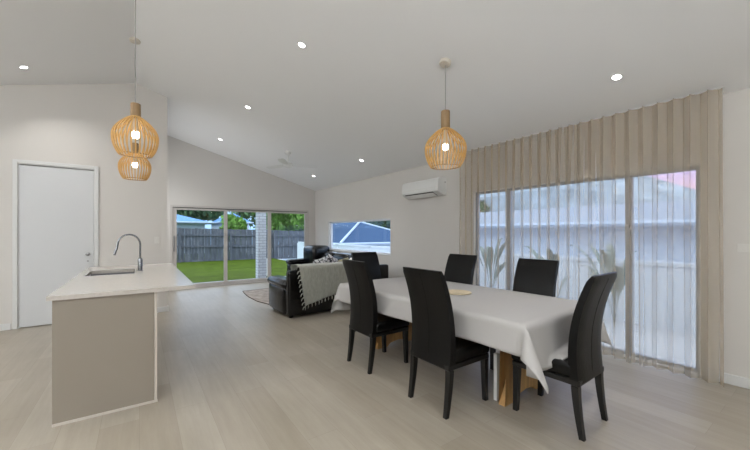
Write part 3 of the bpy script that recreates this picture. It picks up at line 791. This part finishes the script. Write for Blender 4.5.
# scatter cushions on the sofa
def cushion(x, y, z, s, m, tilt, rz, label, roll=0):
    bm = bmesh.new(); n = 10; th = .075
    top, bot = [], []
    for i in range(n + 1):
        ra, rb_ = [], []
        for j in range(n + 1):
            u = -1 + 2 * i / n; v = -1 + 2 * j / n
            e = ((1 - u ** 4) * (1 - v ** 4)) ** .5
            pin = 1 - .06 * (1 - abs(u)) * (abs(v) > .99) - .06 * (1 - abs(v)) * (abs(u) > .99)
            a = Vector((u * s / 2 * pin, v * s / 2 * pin, 0))
            ra.append(bm.verts.new(a + Vector((0, 0, th * e + .001)))); rb_.append(bm.verts.new(a - Vector((0, 0, th * e + .001))))
        top.append(ra); bot.append(rb_)
    for i in range(n):
        for j in range(n):
            bm.faces.new((top[i][j], top[i + 1][j], top[i + 1][j + 1], top[i][j + 1]))
            bm.faces.new((bot[i][j], bot[i][j + 1], bot[i + 1][j + 1], bot[i + 1][j]))
    for i in range(n):
        for a, b in (((i, 0), (i + 1, 0)), ((i, n), (i + 1, n)), ((0, i), (0, i + 1)), ((n, i), (n, i + 1))):
            bm.faces.new((top[a[0]][a[1]], top[b[0]][b[1]], bot[b[0]][b[1]], bot[a[0]][a[1]]))
    o = link('scatter_cushion', bm, m, None, smooth=0, loc=(x, y, z)); o.rotation_euler = (Euler((R(tilt), 0, R(rz))).to_matrix() @ Matrix.Rotation(R(roll), 3, 'Z')).to_euler()
    return tag(o, label, 'cushion', 'scatter cushions on the sofa')
cushion(2.70, 5.60, .735, .34, 'pillow_pattern', 100, 32, 'black and white patterned cushion, leftmost on the sofa behind the throw', 6)
cushion(2.95, 5.66, .755, .36, 'pillow_pattern', 102, 26, 'black and white patterned cushion with raised corner, second from the left on the sofa', -22)
cushion(3.21, 5.62, .715, .33, 'pillow_olive', 100, 30, 'olive and cream patterned cushion between the patterned pair and the white one', 5)
cushion(3.48, 5.66, .730, .36, 'pillow_white', 102, 24, 'plain white cushion, rightmost on the sofa behind the throw', 20)

# rug
bm = bmesh.new()
rg = [(2.04, 6.27), (1.92, 6.75), (1.90, 7.3), (1.93, 7.8), (1.97, 8.13), (2.6, 8.17), (3.28, 8.15), (3.28, 6.27)]
v0 = [bm.verts.new((x, y, .001)) for x, y in rg]; v1 = [bm.verts.new((x, y, .011)) for x, y in rg]
for i in range(len(rg)): j = (i + 1) % len(rg); bm.faces.new((v0[i], v0[j], v1[j], v1[i]))
bm.faces.new(v0[::-1]); bm.faces.new(v1)
o = link('floor_rug', bm, 'rug', None); tag(o, 'mottled grey rug on the floor before the sofas', 'rug')
bm = bmesh.new(); tube(bm, [(x, y, .008) for x, y in rg[:6]], .009, 6); link('rug_binding', bm, 'rug_edge', o)

# ------------------------------------------------------------------ outside
def leaves(c, rad, n, size, m, seed, parent, name='crown', flat=1.0):
    rnd = random.Random(seed); bm = bmesh.new()
    lobes = [(Vector((rnd.uniform(-.6, .6) * rad[0], rnd.uniform(-.6, .6) * rad[1], rnd.uniform(-.55, .6) * rad[2])), rnd.uniform(.35, .6)) for _ in range(9)]
    for _ in range(n):
        lc, lr = rnd.choice(lobes)
        d = Vector((rnd.gauss(0, 1), rnd.gauss(0, 1), rnd.gauss(0, 1))).normalized() * (lr * rnd.uniform(.5, 1.0) ** .5)
        p = Vector(c) + lc + Vector((d.x * rad[0], d.y * rad[1], d.z * rad[2]))
        r = Euler((rnd.uniform(0, 6.3), rnd.uniform(0, 6.3), rnd.uniform(0, 6.3))).to_matrix(); s = size * rnd.uniform(.6, 1.4)
        q = [r @ Vector(v) * s + p for v in ((-.5, 0, 0), (0, -.28, .06), (.6, 0, 0), (0, .28, .06))]
        bm.faces.new([bm.verts.new(v) for v in q])
    me = bpy.data.meshes.new(name); bm.to_mesh(me); bm.free(); me.materials.append(M[m])
    o = bpy.data.objects.new(name, me); COL.objects.link(o); o.parent = parent; return o
def tree(x, y, zc, rad, n, size, m, seed, label, group=None, z0=-.2):
    t = thing('garden_tree', label, 'tree', (x, y, z0), group=group)
    leaves((0, 0, zc - z0), rad, n, size, m, seed, t)
    link('trunk', nt_([(0, 0, 0), (.05, 0, (zc - z0) * .5), (0, .05, (zc - z0) * 1.1)], [.12, .09, .04], 8), 'bark', t, smooth=40)
    return t
bm = bmesh.new(); box(bm, -25, 6.4, 11.05, 60, -.35, -.12); struct('lawn', bm, 'grass', 'bright green back lawn between the paving and the timber fence', 'lawn')
bm = bmesh.new(); box(bm, -6, 6.4, YB + T + .002, 11.05, -.35, -.10); struct('patio', bm, 'paver', 'narrow grey paved strip outside the sliding door', 'paving')
bm = bmesh.new(); box(bm, XR + T + .002, 7.2, -14, YB + T, -.35, -.10); struct('side_yard', bm, 'gravel', 'pale ground between the tall glazing and the steel fence', 'ground')
bm = bmesh.new(); box(bm, 6.4, 60, YB + T + .002, 60, -1.2, -.9); box(bm, 7.2, 60, -30, YB + T, -1.2, -.9)
struct('neighbour_ground', bm, 'gravel', 'ground of the neighbouring blocks', 'ground')
# timber paling fence
fe = thing('timber_fence', 'weathered grey timber paling fence behind the lawn', 'fence', (0, 19.4, -.12))
bm = bmesh.new(); rnd = random.Random(5)
def ftop(x): return 1.60 - .018 * (x - 2)
x = -8.0
while x < 9.0:
    w = .145; h = ftop(x) + .12 + rnd.uniform(-.015, .015); yo = rnd.uniform(0, .012) + (.018 if int(x / .152) % 2 else 0)
    box(bm, x, x + w, yo, yo + .018, 0, h); x += .152
link('paling_panel', bm, 'fence_wood', fe)
bm = bmesh.new()
for z in (.12, .86, 1.45): hexa(bm, [(-8, -.05, z), (9, -.05, z - .20), (9, -.002, z - .20), (-8, -.002, z), (-8, -.05, z + .09), (9, -.05, z - .11), (9, -.002, z - .11), (-8, -.002, z + .09)])
link('fence_rail', bm, 'fence_wood', fe)
for k in range(7): link('fence_post', nb(-8 + k * 2.4, -7.9 + k * 2.4, -.15, -.052, 0, 1.62 - .02 * k), 'fence_wood', fe)
# patio pillar and beam
o = struct('pillar', nb(3.07, 3.33, 10.75, 11.02, -.10, 2.45), 'pale_brick', 'pale brick pillar standing outside the sliding door', 'pillar')
struct('patio_beam', nb(-2, 5.2, 10.72, 11.04, 2.45, 2.75), 'alu_white', 'pale beam carried by the brick pillar above the paving', 'beam')
# small garden tap post of pale plastic seen by the second door frame
o = link('garden_pot', nl([(.09, 0), (.11, .03), (.085, .12), (.06, .34), (.065, .50), (.04, .60)], 20), 'plastic', None, smooth=40, loc=(3.62, 11.6, -.12))
tag(o, 'slim white garden pot standing just outside beside the pillar', 'pot')

def house(name, label, x0, x1, y0, y1, zb, ze, rise, ov, mw, mr, axis='y', group=None, flash=True):
    t = thing(name, label, 'house', ((x0 + x1) / 2, (y0 + y1) / 2, zb), group=group)
    cx, cy = (x0 + x1) / 2, (y0 + y1) / 2
    link('house_wall', nb(x0 - cx, x1 - cx, y0 - cy, y1 - cy, 0, ze - zb - .02), mw, t)
    X0_, X1_, Y0_, Y1_ = x0 - ov - cx, x1 + ov - cx, y0 - ov - cy, y1 + ov - cy; z = ze - zb
    hw = min(X1_ - X0_, Y1_ - Y0_) / 2
    bm = bmesh.new()
    if Y1_ - Y0_ >= X1_ - X0_: r0, r1 = (0, Y0_ + hw, z + rise), (0, Y1_ - hw - .01, z + rise)
    else: r0, r1 = (X0_ + hw, 0, z + rise), (X1_ - hw - .01, 0, z + rise)
    c = [(X0_, Y0_, z), (X1_, Y0_, z), (X1_, Y1_, z), (X0_, Y1_, z)]
    V = [bm.verts.new(p) for p in c]; A, B = bm.verts.new(r0), bm.verts.new(r1)
    if Y1_ - Y0_ >= X1_ - X0_:
        fs = [(V[0], V[1], A), (V[1], V[2], B, A), (V[2], V[3], B), (V[3], V[0], A, B)]
    else:
        fs = [(V[0], V[1], B, A), (V[1], V[2], B), (V[2], V[3], A, B), (V[3], V[0], A)]
    for f in fs: bm.faces.new(f)
    bm.faces.new(V[::-1])
    rf = link('hip_roof', bm, mr, t)
    if flash:
        bm = bmesh.new()
        ends = [(c[0], r0), (c[1], r0 if Y1_ - Y0_ >= X1_ - X0_ else r1), (c[3], r1 if Y1_ - Y0_ >= X1_ - X0_ else r0), (r0, r1)]
        for a, b in ends: tube(bm, [Vector(a) + Vector((0, 0, .03)), Vector(b) + Vector((0, 0, .03))], .08, 6)
        link('roof_flashing', bm, 'roof_white', rf)
    bm = bmesh.new()
    for a, b in ((c[0], c[1]), (c[1], c[2]), (c[2], c[3]), (c[3], c[0])): tube(bm, [a, b], .07, 6)
    link('gutter', bm, 'roof_white', rf)
    return t
# houses beyond the lawn fence
house('neighbour_house', 'house with a pale blue roof behind the left part of the timber fence', -9, 3.9, 27, 36, -.2, 2.10, 1.5, .5, 'render_wall', 'roof_pale', flash=False)
house('neighbour_house', 'smaller house with a pale blue roof showing above the fence in the middle door panel', 6.1, 8.3, 32, 38, -.2, 2.3, .9, .3, 'render_wall', 'roof_pale', flash=False)
# house seen through the low window, hip corner at (9,15.9)
house('neighbour_house', 'house with a blue grey hip roof and white flashing outside the low window', 9.7, 15.9, 16.9, 27, -.9, .74, 1.38, .5, 'render_wall', 'roof_blue')
# house along the tall glazing
house('neighbour_house', 'long pale neighbouring house seen through the sheer curtain', 9.0, 10.2, -9, 9.5, -.9, 1.57, .5, .5, 'render_wall', 'roof_side', flash=False)
# pale steel fence at the side
sf = thing('steel_fence', 'low pale steel fence outside the right wall', 'fence', (6.6, 0, -.9))
bm = bmesh.new(); y = -12.0
while y < 16:
    hexa(bm, [(-.012, y, .80), (.012, y + .05, .80), (.012, y + .15, .80), (-.012, y + .20, .80), (-.012, y, 1.76), (.012, y + .05, 1.76), (.012, y + .15, 1.76), (-.012, y + .20, 1.76)]); y += .20
link('steel_panel', bm, 'fence_white', sf)
link('fence_rail', nb(-.03, .03, -12, 16.05, 1.76, 1.82), 'fence_white', sf)
link('fence_plinth', nb(-.02, .02, -12, 16.05, 0, .80), 'fence_white', sf)
for k in range(12): link('fence_post', nb(-.03, .03, -12 + 2.4 * k - .03, -12 + 2.4 * k + .03, 0, 1.80), 'fence_white', sf)
# broad leaved plants by the steel fence
def broad(x, y, h, n, seed, label):
    t = thing('broad_leaf_plant', label, 'plant', (x, y, -.10), group='broad leaved plants along the steel fence')
    rnd = random.Random(seed)
    for k in range(n):
        a = rnd.uniform(0, 2 * PI); le = rnd.uniform(.45, .7); bm = bmesh.new(); prev = None
        hh = h * rnd.uniform(.6, 1.0); sp = rnd.uniform(.2, .36) if abs(math.cos(a)) > .6 else rnd.uniform(.35, .75)
        for i in range(9):
            s = i / 8; r = sp * s ** 1.4; z = hh * (1 - (1 - s) ** 1.6) - .12 * s ** 3
            w = .004 + (.055 * math.sin(max(0, (s - .35) / .65) * PI) if s > .35 else 0)
            c = Vector((math.cos(a) * r, math.sin(a) * r, z)); sd = Vector((-math.sin(a), math.cos(a), 0)) * w
            ring = [bm.verts.new(c - sd), bm.verts.new(c - Vector((0, 0, .012))), bm.verts.new(c + sd)]
            if prev:
                bm.faces.new((prev[0], prev[1], ring[1], ring[0])); bm.faces.new((prev[1], prev[2], ring[2], ring[1]))
            prev = ring
        o = link('leaf', bm, 'plant_leaf', t, smooth=0)
for i, (x, y, h, n) in enumerate(((5.95, 2.05, 1.45, 11), (5.85, 2.9, 1.35, 9), (6.0, 4.3, 1.5, 10), (5.9, 5.4, 1.4, 9))):
    broad(x, y, h, n, 20 + i, ['broad leaved garden plant nearest the right end of the curtain', 'broad leaved garden plant second from the right, behind the curtain',
                               'broad leaved garden plant behind the middle of the curtain', 'broad leaved garden plant behind the left part of the curtain'][i])
# trees
tree(8.5, 22.6, 2.6, (3.0, 1.6, 1.8), 5200, .34, 'leaf', 1, 'lush green tree behind the right part of the timber fence', z0=-.2)
tree(5.2, 24.0, 1.6, (1.1, .9, 1.0), 1800, .26, 'leaf', 3, 'light green shrub behind the middle of the fence', z0=-.2)
tree(2.2, 40.0, 3.6, (6.0, 2.5, 2.6), 4500, .6, 'leaf_dark', 4, 'dark tree crowns beyond the pale blue roofs', z0=-.2)
tree(15.5, 41.0, 3.9, (6.0, 2.5, 2.6), 4500, .6, 'leaf_dark', 5, 'dark tree behind the smaller blue roof', z0=-.2)
tree(22.5, 29.5, 2.4, (5.5, 3, 2.6), 5200, .5, 'leaf_dark', 6, 'dark green trees above the hip roof in the low window', z0=-1.0)
tree(28.0, 22.0, 2.6, (5.5, 4, 3.0), 5200, .55, 'leaf_dark', 7, 'dark green tree at the right of the low window view', z0=-1.0)
# wooded hill to the right
bm = bmesh.new(); n = 30; prev = None
for i in range(n + 1):
    y = -12 + 52 * i / n; h = max(3.6, min(6.9, 4.5 + (y - 6.2) * .42)) - max(0, y - 22) * .15 + .12 * math.sin(y * .9)
    ring = [bm.verts.new(p) for p in ((24, y, -1.1), (27, y, h * .7), (31, y, h), (36, y, -1.1))]
    if prev:
        for q in range(3): bm.faces.new((prev[q], prev[q + 1], ring[q + 1], ring[q]))
    prev = ring
struct('hill', bm, 'hill', 'low wooded hill beyond the neighbouring houses', 'hill')
